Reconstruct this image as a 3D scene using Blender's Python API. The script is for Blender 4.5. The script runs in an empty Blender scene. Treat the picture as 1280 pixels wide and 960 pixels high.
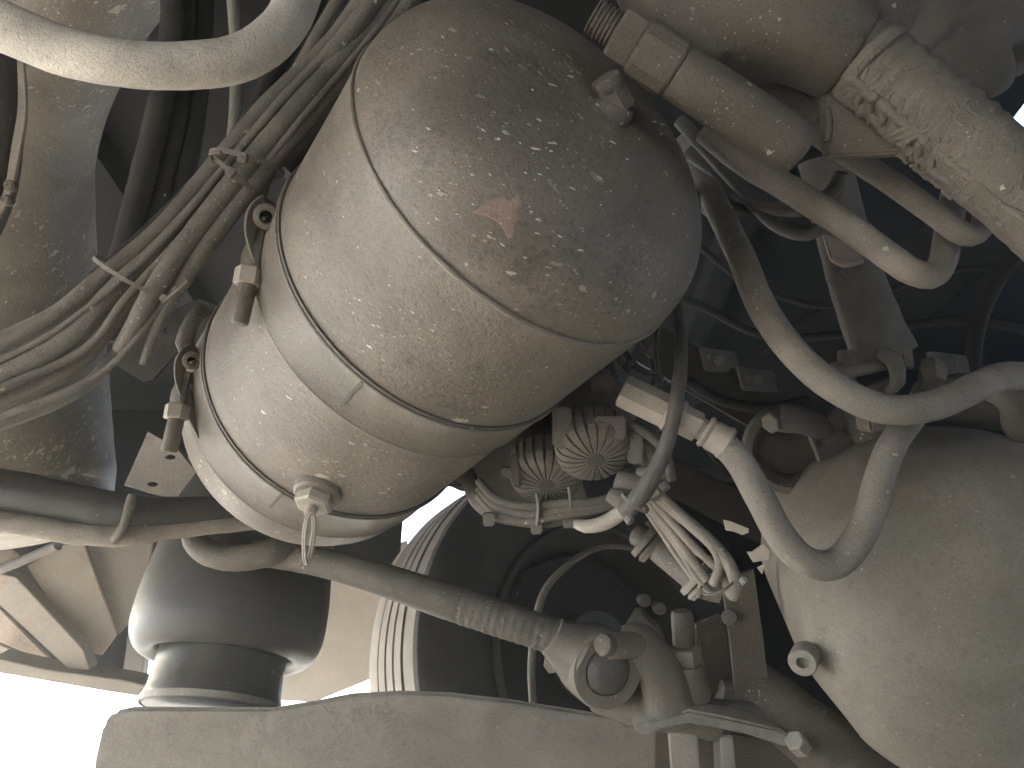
import bpy, bmesh, math, random
from mathutils import Vector, Matrix, noise, Quaternion

random.seed(7)
S = bpy.context.scene
C = S.collection
PI = math.pi

# ------------------------------------------------------------------ camera
CAMLOC = Vector((0, 0, 0.22))
PITCH = math.radians(28)
cam_d = bpy.data.cameras.new("camera")
cam_d.lens = 26.0
cam_d.sensor_width = 36
cam_d.clip_start = 0.02
cam_d.clip_end = 2000
cam = bpy.data.objects.new("camera", cam_d)
C.objects.link(cam)
cam.location = CAMLOC
cam.rotation_euler = (PI / 2 + PITCH, 0, 0)
cam_d.dof.use_dof = False
S.camera = cam

# ------------------------------------------------------------------ world, sun, exposure
SUN_EL, SUN_AZ = math.radians(26), math.radians(-60)      # azimuth from +Y towards +X
w = bpy.data.worlds.new("World")
S.world = w
w.use_nodes = True
nt = w.node_tree
bg = nt.nodes['Background']
sky = nt.nodes.new('ShaderNodeTexSky')
sky.sky_type = 'NISHITA'
sky.sun_disc = False
sky.sun_elevation = SUN_EL
sky.sun_rotation = SUN_AZ
sky.dust_density = 3.0
nt.links.new(sky.outputs[0], bg.inputs[0])
bg.inputs[1].default_value = 0.15
sd = bpy.data.lights.new("sun", 'SUN')
sd.energy = 4.5
sd.angle = math.radians(0.5)
sd.color = (1, .97, .93)
sun = bpy.data.objects.new("sun", sd)
C.objects.link(sun)
sv = Vector((math.sin(SUN_AZ) * math.cos(SUN_EL), math.cos(SUN_AZ) * math.cos(SUN_EL), math.sin(SUN_EL)))
sun.rotation_euler = (-sv).to_track_quat('-Z', 'Y').to_euler()
sun.location = sv * 8
vs = S.view_settings
vs.view_transform = 'Standard'
vs.look = 'None'
vs.gamma = 1
vs.exposure = 3.3
S.cycles.max_bounces = 5
S.cycles.volume_bounces = 0
S.cycles.diffuse_bounces = 3

# ------------------------------------------------------------------ helpers
F = 925.0
RIGHT = Vector((1, 0, 0))
FWD = Vector((0, math.cos(PITCH), math.sin(PITCH)))
UP = Vector((0, -math.sin(PITCH), math.cos(PITCH)))


def V(px, py, d):
    """a measured bearing (px,py) and a distance d along the view -> point in the place"""
    return CAMLOC + RIGHT * ((px - 640) / F * d) + UP * ((480 - py) / F * d) + FWD * d


def CV(x, y, z):
    """direction: x right, y DOWN, z away"""
    return RIGHT * x - UP * y + FWD * z


def frame(ax):
    ax = ax.normalized()
    u = ax.cross(Vector((0, 0, 1)))
    if u.length < .1:
        u = ax.cross(Vector((1, 0, 0)))
    u.normalize()
    return ax, u, ax.cross(u)


class MB:
    def __init__(s):
        s.v = []
        s.f = []

    def add(s, vs_, fs):
        o = len(s.v)
        s.v += [Vector(a) for a in vs_]
        s.f += [tuple(i + o for i in q) for q in fs]
        return s

    def rings(s, rings, cap=True, closed=False):
        n = len(rings[0])
        vs_ = [p for r in rings for p in r]
        fs = []
        m = len(rings)
        for i in range(m if closed else m - 1):
            a, b = i * n, ((i + 1) % m) * n
            for j in range(n):
                k = (j + 1) % n
                fs.append((a + j, a + k, b + k, b + j))
        if cap and not closed:
            fs.append(tuple(range(n - 1, -1, -1)))
            fs.append(tuple((m - 1) * n + j for j in range(n)))
        return s.add(vs_, fs)

    def path(s, P, R, seg=20, flat=1.0, lump=0, cap=True, closed=False, flatdir=None, sq=False):
        """swept tube; P points, R radii"""
        n = len(P)
        rings = []
        u = None
        for i in range(n):
            if closed:
                t = P[(i + 1) % n] - P[i - 1]
            else:
                t = P[min(i + 1, n - 1)] - P[max(i - 1, 0)]
            t = t.normalized()
            if flatdir is not None:
                fd = flatdir(i) if callable(flatdir) else flatdir
                u = (fd - t * fd.dot(t)).normalized()
            elif u is None:
                _, u, _ = frame(t)
            else:
                u = (u - t * u.dot(t)).normalized()
            w_ = t.cross(u)
            ring = []
            for j in range(seg):
                a = 2 * PI * (j + (.5 if sq else 0)) / seg
                k = R[i]
                if lump:
                    q = P[i] + (u * math.cos(a) + w_ * math.sin(a)) * k
                    k *= 1 + lump * noise.noise(q * 45) + lump * .5 * noise.noise(q * 130)
                ring.append(P[i] + u * math.cos(a) * k * flat + w_ * math.sin(a) * k)
            rings.append(ring)
        return s.rings(rings, cap, closed)

    def tube(s, pts, hw, seg=20, lump=.03, step=.006, **k):
        """pts: (px,py,d) control points, hw: half width in px at that bearing (number or list)"""
        if not isinstance(hw, (list, tuple)):
            hw = [hw] * len(pts)
        cp = [V(*p) for p in pts]
        cr = [h * p[2] / F for h, p in zip(hw, pts)]
        P, R = spline(cp, cr, step)
        return s.path(P, R, seg, lump=lump, **k)

    def lathe(s, o, ax, prof, seg=64, cap=False, lump=0, phase=0):
        ax, u, v = frame(ax)
        rings = []
        for t, r in prof:
            ring = []
            for j in range(seg):
                a = 2 * PI * j / seg + phase
                q = o + ax * t + (u * math.cos(a) + v * math.sin(a)) * r
                if lump:
                    q += (u * math.cos(a) + v * math.sin(a)) * lump * noise.noise(q * 20)
                ring.append(q)
            rings.append(ring)
        return s.rings(rings, cap)

    def cyl(s, a, b, r, seg=20, bev=.12, r2=None):
        ax = b - a
        L = ax.length
        r2 = r if r2 is None else r2
        e = min(r, r2) * bev
        return s.lathe(a, ax, [(0, r - e), (e * .3, r - e * .3), (e, r), (L - e, r2), (L - e * .3, r2 - e * .3), (L, r2 - e)], seg, cap=True)

    def pcyl(s, a, b, hw, seg=20, bev=.12, hw2=None):
        return s.cyl(V(*a), V(*b), hw * a[2] / F, seg, bev, None if hw2 is None else hw2 * b[2] / F)

    def prism(s, poly, thick, dirv=None):
        """polygon given as (px,py,d) points with real thickness away from the viewer side"""
        dirv = (dirv or FWD).normalized() * thick
        a = [V(*p) for p in poly]
        n = len(a)
        b = [p + dirv for p in a]
        fs = [tuple(range(n)), tuple(range(2 * n - 1, n - 1, -1))]
        fs += [(i, i + n, (i + 1) % n + n, (i + 1) % n) for i in range(n)]
        return s.add(a + b, fs)

    def box(s, c, x, y, z):
        """centre, three half-extent vectors"""
        vv = [c + x * i + y * j + z * k for i in (-1, 1) for j in (-1, 1) for k in (-1, 1)]
        return s.add(vv, [(0, 1, 3, 2), (4, 6, 7, 5), (0, 4, 5, 1), (2, 3, 7, 6), (0, 2, 6, 4), (1, 5, 7, 3)])

    def build(s, name, mat, parent=None, sharp=35, bevel=0, remesh=0, smooth_it=0, data=None):
        me = bpy.data.meshes.new(name)
        off = parent_world(parent)
        me.from_pydata([v - off for v in s.v], [], s.f)
        bm = bmesh.new()
        bm.from_mesh(me)
        bmesh.ops.recalc_face_normals(bm, faces=bm.faces)
        if bevel:
            ed = [e for e in bm.edges if len(e.link_faces) == 2 and e.calc_face_angle(0) > .5]
            bmesh.ops.bevel(bm, geom=ed, offset=bevel, segments=2, affect='EDGES', clamp_overlap=True)
        bm.to_mesh(me)
        bm.free()
        o = bpy.data.objects.new(name, me)
        C.objects.link(o)
        if remesh:
            m = o.modifiers.new('r', 'REMESH')
            m.mode = 'VOXEL'
            m.voxel_size = remesh
            if smooth_it:
                m2 = o.modifiers.new('s', 'SMOOTH')
                m2.iterations = smooth_it
                m2.factor = .6
            dg = bpy.context.evaluated_depsgraph_get()
            me2 = bpy.data.meshes.new_from_object(o.evaluated_get(dg))
            o.modifiers.clear()
            o.data = me2
            bpy.data.meshes.remove(me)
            me = me2
            me.name = name
        me.materials.clear()
        me.materials.append(mat)
        me.shade_smooth()
        if not remesh:
            me.set_sharp_from_angle(angle=math.radians(sharp))
        if parent:
            o.parent = parent
        return o


def parent_world(p):
    v = Vector((0, 0, 0))
    while p:
        v += p.location
        p = p.parent
    return v


def spline(cp, cr, step):
    P, R = [], []
    n = len(cp)
    for i in range(n - 1):
        p0 = cp[i - 1] if i > 0 else cp[0] * 2 - cp[1]
        p1, p2 = cp[i], cp[i + 1]
        p3 = cp[i + 2] if i + 2 < n else cp[-1] * 2 - cp[-2]
        m = max(2, min(60, int((p2 - p1).length / step)))
        for k in range(m):
            t = k / m
            P.append(.5 * ((2 * p1) + (p2 - p0) * t + (2 * p0 - 5 * p1 + 4 * p2 - p3) * t * t + (3 * p1 - p0 - 3 * p2 + p3) * t ** 3))
            R.append(cr[i] + (cr[i + 1] - cr[i]) * t)
    P.append(cp[-1])
    R.append(cr[-1])
    return P, R


def tag(o, label, cat, group=None, kind=None):
    o['label'] = label
    o['category'] = cat
    if group:
        o['group'] = group
    if kind:
        o['kind'] = kind
    return o


def thing(name, label, cat, loc, group=None):
    o = bpy.data.objects.new(name, None)
    C.objects.link(o)
    o.location = loc
    o.empty_display_size = .02
    return tag(o, label, cat, group)


def struct(name, mb, mat):
    o = mb.build(name, mat)
    o['kind'] = 'structure'
    return o


def copy_tree(o, parent=None):
    c = o.copy()
    C.objects.link(c)
    c.parent = parent
    for ch in list(o.children):
        copy_tree(ch, c)
    return c


# ------------------------------------------------------------------ materials
DARKEN = .60


def grimy(name, base, dust, amt=.5, speck=0., rough=.75, scale=1., bump=.4, speckcol=(.62, .56, .47),
          stretch=None, metal=0., squig=0., rust=0., streak=0., sps=1.):
    m = bpy.data.materials.new(name)
    m.use_nodes = True
    t = m.node_tree
    N, L = t.nodes, t.links
    b = N['Principled BSDF']

    def nd(ty, **k):
        n = N.new(ty)
        for a, v in k.items():
            if a in n.inputs:
                n.inputs[a].default_value = v
            else:
                setattr(n, a, v)
        return n

    def mth(op, a, bb=None, c=None, clamp=False):
        n = N.new('ShaderNodeMath')
        n.operation = op
        n.use_clamp = clamp
        for i, x in enumerate((a, bb, c)):
            if x is None:
                continue
            if isinstance(x, (int, float)):
                n.inputs[i].default_value = x
            else:
                L.new(x, n.inputs[i])
        return n.outputs[0]

    def mix(fac, a, bb):
        n = N.new('ShaderNodeMix')
        n.data_type = 'RGBA'
        if isinstance(fac, (int, float)):
            n.inputs[0].default_value = fac
        else:
            L.new(fac, n.inputs[0])
        for i, x in ((6, a), (7, bb)):
            if isinstance(x, tuple):
                n.inputs[i].default_value = (*x, 1)
            else:
                L.new(x, n.inputs[i])
        return n.outputs[2]

    def ramp(x, lo, hi):
        n = N.new('ShaderNodeMapRange')
        n.interpolation_type = 'SMOOTHSTEP'
        L.new(x, n.inputs[0])
        n.inputs[1].default_value = lo
        n.inputs[2].default_value = hi
        return n.outputs[0]

    def noi(sc, det=4, ro=.55, vec=None, dist=0):
        n = N.new('ShaderNodeTexNoise')
        L.new(vec or co, n.inputs['Vector'])
        n.inputs['Scale'].default_value = sc * scale
        n.inputs['Detail'].default_value = det
        n.inputs['Roughness'].default_value = ro
        n.inputs['Distortion'].default_value = dist
        return n.outputs[0]

    def tone(c, k, keep=.82):
        g_ = sum(c) / 3
        return tuple((g_ + (x - g_) * keep) * DARKEN * k * q_ for x, q_ in zip(c, (1.03, .995, .95)))
    base = tone(base, .55)
    dust = tone(dust, 1.28)
    co = N.new('ShaderNodeTexCoord').outputs['Object']
    big = noi(7, 3, .6, dist=.4)
    mid = noi(32, 4, .68)
    fine = noi(240, 3, .75)
    grit = noi(900, 1, .7)
    lo = .62 - amt * .5
    mask = ramp(mth('ADD', mth('MULTIPLY', big, .5), mth('ADD', mth('MULTIPLY', mid, .38), mth('MULTIPLY', fine, .12))), lo - .12, lo + .13)
    mask = mth('MULTIPLY', mth('ADD', .22, mth('MULTIPLY', mask, .85)), mth('ADD', .10, mth('MULTIPLY', fine, 1.75)), clamp=True)
    col = mix(mask, base, dust)
    # tone drift over the surface
    drift = mth('ADD', .42, mth('MULTIPLY', noi(11, 3, .6, dist=.8), 1.16))
    hsv = N.new('ShaderNodeHueSaturation')
    L.new(col, hsv.inputs['Color'])
    L.new(mth('MULTIPLY', drift, mth('ADD', .62, mth('MULTIPLY', grit, .76))), hsv.inputs['Value'])
    col = hsv.outputs[0]
    tint = ramp(noi(5, 2, .5, dist=.5), .45, .68)
    col = mix(mth('MULTIPLY', tint, .12), col, (dust[0] * .9, dust[1] * .76, dust[2] * .66))
    if rust:
        rm = ramp(noi(19, 6, .7), .66 - rust * .2, .74 - rust * .15)
        col = mix(mth('MULTIPLY', rm, .75), col, (.20, .095, .045))
    hsum = mth('ADD', mth('MULTIPLY', mid, .5), mth('ADD', mth('MULTIPLY', fine, .25), mth('MULTIPLY', grit, .10)))
    if streak:
        mp = N.new('ShaderNodeMapping')
        L.new(co, mp.inputs[0])
        mp.inputs['Scale'].default_value = (1, 1, .12)
        sm = mth('MULTIPLY', ramp(noi(75, 4, .6, vec=mp.outputs[0], dist=1.2), .50, .62), ramp(noi(6, 2), .42, .6))
        col = mix(mth('MULTIPLY', sm, streak), col, tuple(min(1, x * 1.35) for x in dust))
    if squig:
        wv = N.new('ShaderNodeTexWave')
        L.new(co, wv.inputs[0])
        wv.inputs['Scale'].default_value = 38
        wv.inputs['Distortion'].default_value = 14
        wv.inputs['Detail'].default_value = 3
        wv.inputs['Detail Scale'].default_value = 1.6
        ws = mth('MULTIPLY', ramp(wv.outputs['Fac'], .80, .97), ramp(noi(16, 3), .5, .62))
        col = mix(mth('MULTIPLY', ws, squig), col, tuple(min(1, x * 1.6) for x in dust))
        hsum = mth('ADD', hsum, mth('MULTIPLY', ws, .35))
    if speck:
        zone = ramp(noi(9, 2, .5, dist=.6), .42, .66)
        for sc, den, thr in ((190 * sps, .20, .75), (520 * sps, .30, .8), (90 * sps, .05, .7)):
            mp = N.new('ShaderNodeMapping')
            L.new(co, mp.inputs[0])
            if stretch:
                mp.vector_type = 'TEXTURE'
                mp.inputs['Rotation'].default_value = stretch[0]
                mp.inputs['Scale'].default_value = stretch[1]
            vo = N.new('ShaderNodeTexVoronoi')
            vo.inputs['Scale'].default_value = sc
            # wobble the droplets' outlines
            nn = N.new('ShaderNodeTexNoise')
            L.new(mp.outputs[0], nn.inputs['Vector'])
            nn.inputs['Scale'].default_value = sc * 2.2
            va = N.new('ShaderNodeVectorMath')
            va.operation = 'MULTIPLY_ADD'
            L.new(nn.outputs['Color'], va.inputs[0])
            va.inputs[1].default_value = (.9 / sc,) * 3
            L.new(mp.outputs[0], va.inputs[2])
            L.new(va.outputs[0], vo.inputs['Vector'])
            sp = N.new('ShaderNodeSeparateColor')
            L.new(vo.outputs['Color'], sp.inputs[0])
            prob = mth('MULTIPLY', mth('ADD', .10, mth('MULTIPLY', mth('MULTIPLY', zone, zone), 1.5)), den * speck)
            gate = mth('MULTIPLY', mth('SUBTRACT', sp.outputs[0], mth('SUBTRACT', 1.0, prob)), 1.0, clamp=True)
            gate = mth('GREATER_THAN', gate, 0.0)
            rad = mth('ADD', .10, mth('MULTIPLY', mth('MULTIPLY', sp.outputs[1], sp.outputs[1]), thr * .52))
            dd = mth('SUBTRACT', rad, vo.outputs['Distance'])
            mk = mth('MULTIPLY', ramp(dd, 0, .12), gate)
            al = mth('MULTIPLY', mk, mth('ADD', .30, mth('MULTIPLY', sp.outputs[2], .65)))
            col = mix(al, col, speckcol)
            if sc == 190 * sps:
                hsum = mth('ADD', hsum, mth('MULTIPLY', mk, .30))
    pt_ = N.new('ShaderNodeNewGeometry').outputs['Pointiness']
    edge = mth('MULTIPLY', ramp(pt_, .515, .60), mth('ADD', .1, mth('MULTIPLY', fine, 1.0)))
    col = mix(mth('MULTIPLY', edge, .75), col, tuple(min(1, x * 1.45) for x in dust))
    L.new(col, b.inputs['Base Color'])
    L.new(mth('ADD', rough - .22, mth('MULTIPLY', mid, .26), clamp=True), b.inputs['Roughness'])
    b.inputs['Metallic'].default_value = metal
    b.inputs['Specular IOR Level'].default_value = .5 if sum(base) > .03 else .12
    bp = N.new('ShaderNodeBump')
    bp.inputs['Strength'].default_value = min(1, bump * 1.7)
    bp.inputs['Distance'].default_value = .0035
    L.new(hsum, bp.inputs['Height'])
    L.new(bp.outputs[0], b.inputs['Normal'])
    return m


DUST = (.300, .262, .215)
GREY = (.250, .240, .225)
st = ((0, .334, .186), (2.3, 1, 1))
M = dict(
    tank=grimy('road_dust_on_black_steel', (.095, .085, .075), (.255, .225, .188), .52, 1.25, .60, 1, .5, stretch=st),
    strap=grimy('dusty_strap_steel', (.12, .108, .094), (.255, .230, .195), .6, .35, .6, 1.3, .35),
    rubber=grimy('dusty_black_rubber', (.030, .030, .032), (.150, .142, .132), .45, .1, .75, 1.5, .35),
    hose=grimy('dust_caked_hose', (.085, .080, .074), (.36, .325, .28), .62, .35, .8, 1.6, .55),
    palehose=grimy('pale_caked_hose', (.40, .39, .37), (.68, .64, .56), .6, .25, .8, 1.7, .7),
    cable=grimy('dusty_cable', (.040, .038, .036), (.195, .178, .155), .48, .45, .72, 1.6, .55),
    darkcable=grimy('dark_cable', (.012, .012, .012), (.050, .047, .044), .4, .05, .8, 1.4, .35),
    cast=grimy('muddy_cast_iron', (.050, .044, .038), (.175, .154, .125), .50, .8, .72, 1.4, .7, rust=.15),
    strut=grimy('mud_ridged_casting', (.060, .055, .047), (.23, .208, .172), .55, .3, .7, 1.2, .8, squig=.45, rust=.1),
    valve=grimy('dusty_valve_plastic', (.055, .052, .050), (.225, .208, .188), .60, .1, .75, 2, .45),
    darkvalve=grimy('dark_valve_plastic', (.035, .034, .034), (.15, .138, .125), .5, .05, .75, 2, .4),
    fitting=grimy('dusty_brass_fitting', (.27, .24, .20), (.46, .42, .36), .55, .3, .6, 2, .35),
    beam=grimy('dusty_beam_steel', (.27, .26, .242), (.40, .38, .345), .6, .35, .75, .8, .45, streak=.9),
    frame=grimy('weathered_frame_steel', (.16, .142, .118), (.30, .268, .222), .6, .15, .75, 1, .4, rust=.55),
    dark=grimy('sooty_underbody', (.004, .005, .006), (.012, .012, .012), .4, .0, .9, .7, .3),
    tyre=grimy('dusty_tyre_rubber', (.026, .026, .026), (.070, .067, .063), .5, .03, .85, 1.2, .25),
    tread=grimy('worn_tyre_tread', (.09, .085, .080), (.26, .24, .21), .7, .05, .85, 1.4, .4),
    bellows=grimy('air_bellows_rubber', (.035, .036, .037), (.085, .086, .086), .55, .05, .56, .8, .2),
    piston=grimy('painted_piston', (.035, .038, .038), (.10, .102, .096), .45, .1, .5, 1, .25),
    housing=grimy('dust_coated_housing', (.23, .215, .185), (.34, .318, .27), .65, .30, .75, .6, .3),
    mudhousing=grimy('mud_splashed_housing', (.10, .092, .080), (.31, .28, .235), .62, 3.2, .6, 1, .5, stretch=((0, -.95, .1), (2.6, 1, 1)), sps=.75),
    pale=grimy('pale_daylight_cream', (1.3, 1.15, .85), (1.4, 1.3, 1.05), .5, 0, .6, 1, .1),  # bright cream standing in for daylight through the gaps
    rusty=grimy('rust_stained_plate', (.22, .165, .12), (.42, .34, .27), .6, .2, .8, 2, .6, rust=.5),
    splash=grimy('dried_mud_splash', (.55, .50, .42), (.82, .75, .64), .6, 0, .7, 2, .3),
    redbrown=grimy('reddish_patch_finish', (.34, .22, .17), (.46, .32, .26), .55, .5, .75, 2, .4),
    ground=grimy('pale_concrete_yard', (.72, .69, .64), (.88, .85, .78), .5, .0, .9, .3, .4),
)

# ------------------------------------------------------------------ ground
g = MB()
g.add([(-400, -400, 0), (400, -400, 0), (400, 400, 0), (-400, 400, 0)], [(0, 1, 2, 3)])
struct('ground', g, M['ground'])

X_, Y_, Z_ = Vector((1, 0, 0)), Vector((0, 1, 0)), Vector((0, 0, 1))

# ------------------------------------------------------------------ vehicle floor and frame behind everything
def bxmm(mb, x0, x1, y0, y1, z0, z1):
    return mb.box(Vector(((x0 + x1) / 2, (y0 + y1) / 2, (z0 + z1) / 2)), X_ * (x1 - x0) / 2, Y_ * (y1 - y0) / 2, Z_ * (z1 - z0) / 2)


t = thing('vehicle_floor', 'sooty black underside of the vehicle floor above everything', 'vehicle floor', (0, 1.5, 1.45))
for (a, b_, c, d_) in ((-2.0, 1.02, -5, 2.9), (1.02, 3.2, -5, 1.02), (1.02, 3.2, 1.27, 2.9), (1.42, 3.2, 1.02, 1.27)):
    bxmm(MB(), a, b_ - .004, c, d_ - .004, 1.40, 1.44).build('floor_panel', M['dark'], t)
bxmm(MB(), -2.03, -2.004, -5, 2.39, .72, 1.44).build('side_sky_block', M['dark'], t)  # unseen panel, added to keep low sky light out on the left
bxmm(MB(), 3.204, 3.23, -5, 2.9, .70, 1.44).build('side_sky_block', M['dark'], t)  # same on the right, out of view, added to block sky light
bxmm(MB(), -2.0, 3.2, -5.03, -5.004, .60, 1.44).build('rear_sky_block', M['dark'], t)  # added behind the camera to block sky light from the rear
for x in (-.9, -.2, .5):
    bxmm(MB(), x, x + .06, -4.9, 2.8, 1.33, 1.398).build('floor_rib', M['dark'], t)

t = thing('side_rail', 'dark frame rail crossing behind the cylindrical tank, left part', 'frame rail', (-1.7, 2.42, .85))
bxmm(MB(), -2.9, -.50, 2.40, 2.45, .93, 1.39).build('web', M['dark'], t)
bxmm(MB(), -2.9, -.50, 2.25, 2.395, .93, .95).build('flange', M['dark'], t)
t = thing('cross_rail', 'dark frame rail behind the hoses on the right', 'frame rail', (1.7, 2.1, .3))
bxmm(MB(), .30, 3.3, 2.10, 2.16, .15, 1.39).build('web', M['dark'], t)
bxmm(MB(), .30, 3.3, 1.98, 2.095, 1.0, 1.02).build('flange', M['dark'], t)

# dim diagonal members on the right, behind the hoses
for nm, lb, a, b_, hw in (
        ('brace_bar', 'dim flat brace slanting behind the hex hose coupling', (800, 425, 1.25), (1090, 590, 1.15), 26),
        ('brace_bar', 'dark brace slanting above the two cream daylight patches', (800, 575, 1.3), (1020, 690, 1.15), 22),
        ('brace_bar', 'dark thick brace rising to the left behind the bent pipes', (880, 560, 1.4), (1330, 200, 1.4), 46)):
    A, B = V(*a), V(*b_)
    ax = (B - A).normalized()
    u = (ax.cross(FWD)).normalized()
    r = hw * a[2] / F
    o = MB().box((A + B) / 2, (B - A) / 2, u * r, ax.cross(u) * .014).build(nm, M['darkcable'], bevel=.002)
    tag(o, lb, 'brace')

# ------------------------------------------------------------------ AIR TANK
TC = CAMLOC + CV(.018, -.167, .592)
TA = CV(math.cos(.499) * math.sin(-.709), math.sin(.499), math.cos(.499) * math.cos(-.709)).normalized()
TR = .155
TL = .445
tank = thing('air_tank', 'large cylindrical air tank coated in road dust with domed end', 'air tank', TC + TA * .2)
DH = .082
prof = [(-DH * math.sin(a), TR * (math.cos(a) ** .60)) for a in [PI / 2 * k / 40 for k in range(40, -1, -1)]]
prof[0] = (-DH, .0005)
MB().lathe(TC, TA, prof + [(.002, TR), (.0045, TR - .0012)], 128, lump=.0006).build('domed_end', M['tank'], tank)
MB().lathe(TC, TA, [(.003, TR - .002), (.0045, TR + .001)] + [(TL * k / 12, TR + .001) for k in range(1, 12)] + [(TL - .01, TR + .001), (TL, TR - .002)], 128, lump=.0006).build('shell', M['tank'], tank)
fp = [(TL - .001 + .07 * math.sin(a), (TR - .003) * (math.cos(a) ** .8)) for a in [PI / 2 * k / 12 for k in range(13)]]
fp[-1] = (TL + .07, .0005)
MB().lathe(TC, TA, fp, 96).build('far_end', M['tank'], tank)
ax, u, v = frame(TA)
wp = []
for j in range(220):
    a = 2 * PI * j / 220
    wp.append(TC + ax * (.004 + .0006 * noise.noise(Vector((math.cos(a) * 9, math.sin(a) * 9, 0)))) + (u * math.cos(a) + v * math.sin(a)) * (TR + .0005))
MB().path(wp, [.0021 + .0006 * noise.noise(p * 60) for p in wp], 8, closed=True).build('weld_bead', M['strap'], tank)


def on_tank(px, py, R=TR):
    """where the bearing meets the tank shell"""
    o = CAMLOC
    d = (V(px, py, 1) - CAMLOC).normalized()
    w0 = o - TC
    dp = d - TA * d.dot(TA)
    wp_ = w0 - TA * w0.dot(TA)
    A, B, Cc = dp.dot(dp), 2 * dp.dot(wp_), wp_.dot(wp_) - R * R
    D = max(0, B * B - 4 * A * Cc)
    return o + d * ((-B - math.sqrt(D)) / (2 * A))


# drain valve
P0 = on_tank(398, 612)
nrm = (P0 - TC - TA * (P0 - TC).dot(TA)).normalized()
dv_ax = (nrm + CV(0, .35, -.1)).normalized()
b0 = P0 - nrm * .006
dvv = MB().lathe(b0, nrm, [(0, .0235), (.006, .0235), (.012, .0225), (.0145, .020), (.0145, .001)], 36).build('drain_boss', M['strap'], tank)
MB().lathe(b0 + nrm * .0145, nrm, [(0, .0175), (.002, .0185), (.009, .0185), (.011, .016), (.011, .001)], 6).build('drain_nut', M['fitting'], dvv, sharp=20)
MB().cyl(b0 + nrm * .025, b0 + nrm * .034, .0055, 14).build('drain_stem', M['fitting'], dvv)
# pull ring of wire hanging from it
c0 = b0 + nrm * .033
ringp = []
dn = CV(-.08, 1, 0).normalized()
sdv = CV(.75, 0, .65).normalized()
for k in range(40):
    a = 2 * PI * k / 40
    ringp.append(c0 + dn * (.0225 - .0235 * math.cos(a)) + sdv * .0045 * math.sin(a) * (1 + .25 * math.cos(a)))
MB().path(ringp, [.0014] * 40, 8, closed=True).build('pull_ring', M['fitting'], dvv)
ringp2 = [p + CV(.0022, .0005, -.001) for p in ringp]
MB().path(ringp2, [.0013] * 40, 8, closed=True).build('pull_ring', M['fitting'], dvv)

# reddish patch laid on the dome's surface
def on_dome(px, py):
    o = CAMLOC
    d = (V(px, py, 1) - CAMLOC).normalized()
    best = None
    tt = .42
    while tt < .9:
        q = o + d * tt
        s_ = (q - TC).dot(TA)
        r = (q - TC - TA * s_).length
        if s_ > 0:
            if r <= TR:
                return q
        elif s_ > -DH:
            a = math.asin(min(1, -s_ / DH))
            if r <= TR * math.cos(a) ** .60:
                return q
        tt += .0006
    return o + d * tt


def dome_patch(pts, name, mat, parent, rise=.0006):
    cx = sum(p[0] for p in pts) / len(pts)
    cy = sum(p[1] for p in pts) / len(pts)
    n = len(pts)
    rr = []
    for k in (1, .72, .4):
        rr.append([on_dome(cx + (x - cx) * k, cy + (y - cy) * k) for x, y in pts])
    c = on_dome(cx, cy)
    mb = MB()
    vs_ = [q - FWD * (rise if i else -.0004) for i, r_ in enumerate(rr) for q in r_] + [c - FWD * rise]
    fs = []
    for i in range(2):
        for j in range(n):
            k = (j + 1) % n
            fs.append((i * n + j, i * n + k, (i + 1) * n + k, (i + 1) * n + j))
    for j in range(n):
        fs.append((2 * n + j, 2 * n + (j + 1) % n, 3 * n))
    mb.add(vs_, fs)
    return mb.build(name, mat, parent)


dome_patch([(580, 264), (592, 258), (602, 244), (616, 243), (630, 241), (640, 247), (655, 236), (657, 252), (652, 265), (655, 275), (648, 285), (643, 300), (636, 304), (630, 292), (622, 282), (612, 275), (600, 272), (590, 268)], 'reddish_patch', M['redbrown'], tank)

drops = MB()
rd = random.Random(11)
for i in range(95):
    if i < 60:
        x, y = rd.gauss(665, 60), rd.gauss(232, 62)
    else:
        x, y = rd.uniform(500, 850), rd.uniform(40, 390)
    L_ = rd.choice((1.2, 1.6, 2.2, 3.2, 5.0, 7.0)) * rd.uniform(.7, 1.2)
    W_ = min(L_ * .55, rd.uniform(1.0, 2.1))
    a = math.radians(24 + rd.gauss(0, 9))
    ca, sa = math.cos(a), math.sin(a)
    c = on_dome(x, y)
    if (c - TC).dot(TA) > 0 or (c - CAMLOC).length > .85:
        continue
    e1 = (on_dome(x + ca * 5, y + sa * 5) - c) / 5
    e2 = (on_dome(x - sa * 5, y + ca * 5) - c) / 5
    if max(e1.length, e2.length) > .003:
        continue
    n_ = e1.cross(e2).normalized()
    if n_.dot(FWD) > 0:
        n_ = -n_
    vs_ = []
    for k in range(9):
        b_ = 2 * PI * k / 9
        w_ = 1 + rd.uniform(-.22, .22)
        vs_.append(c + e1 * math.cos(b_) * L_ * w_ + e2 * math.sin(b_) * W_ * w_ - n_ * .0004)
    vs_ += [c + (v_ - c) * .6 + n_ * .0007 for v_ in vs_] + [c + n_ * .0010]
    drops.add(vs_, [(k, (k + 1) % 9, 9 + (k + 1) % 9, 9 + k) for k in range(9)] + [(9 + k, 9 + (k + 1) % 9, 18) for k in range(9)])
mo = drops.build('mud_splash', M['splash'], tank)
mo['kind'] = 'stuff'

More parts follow.
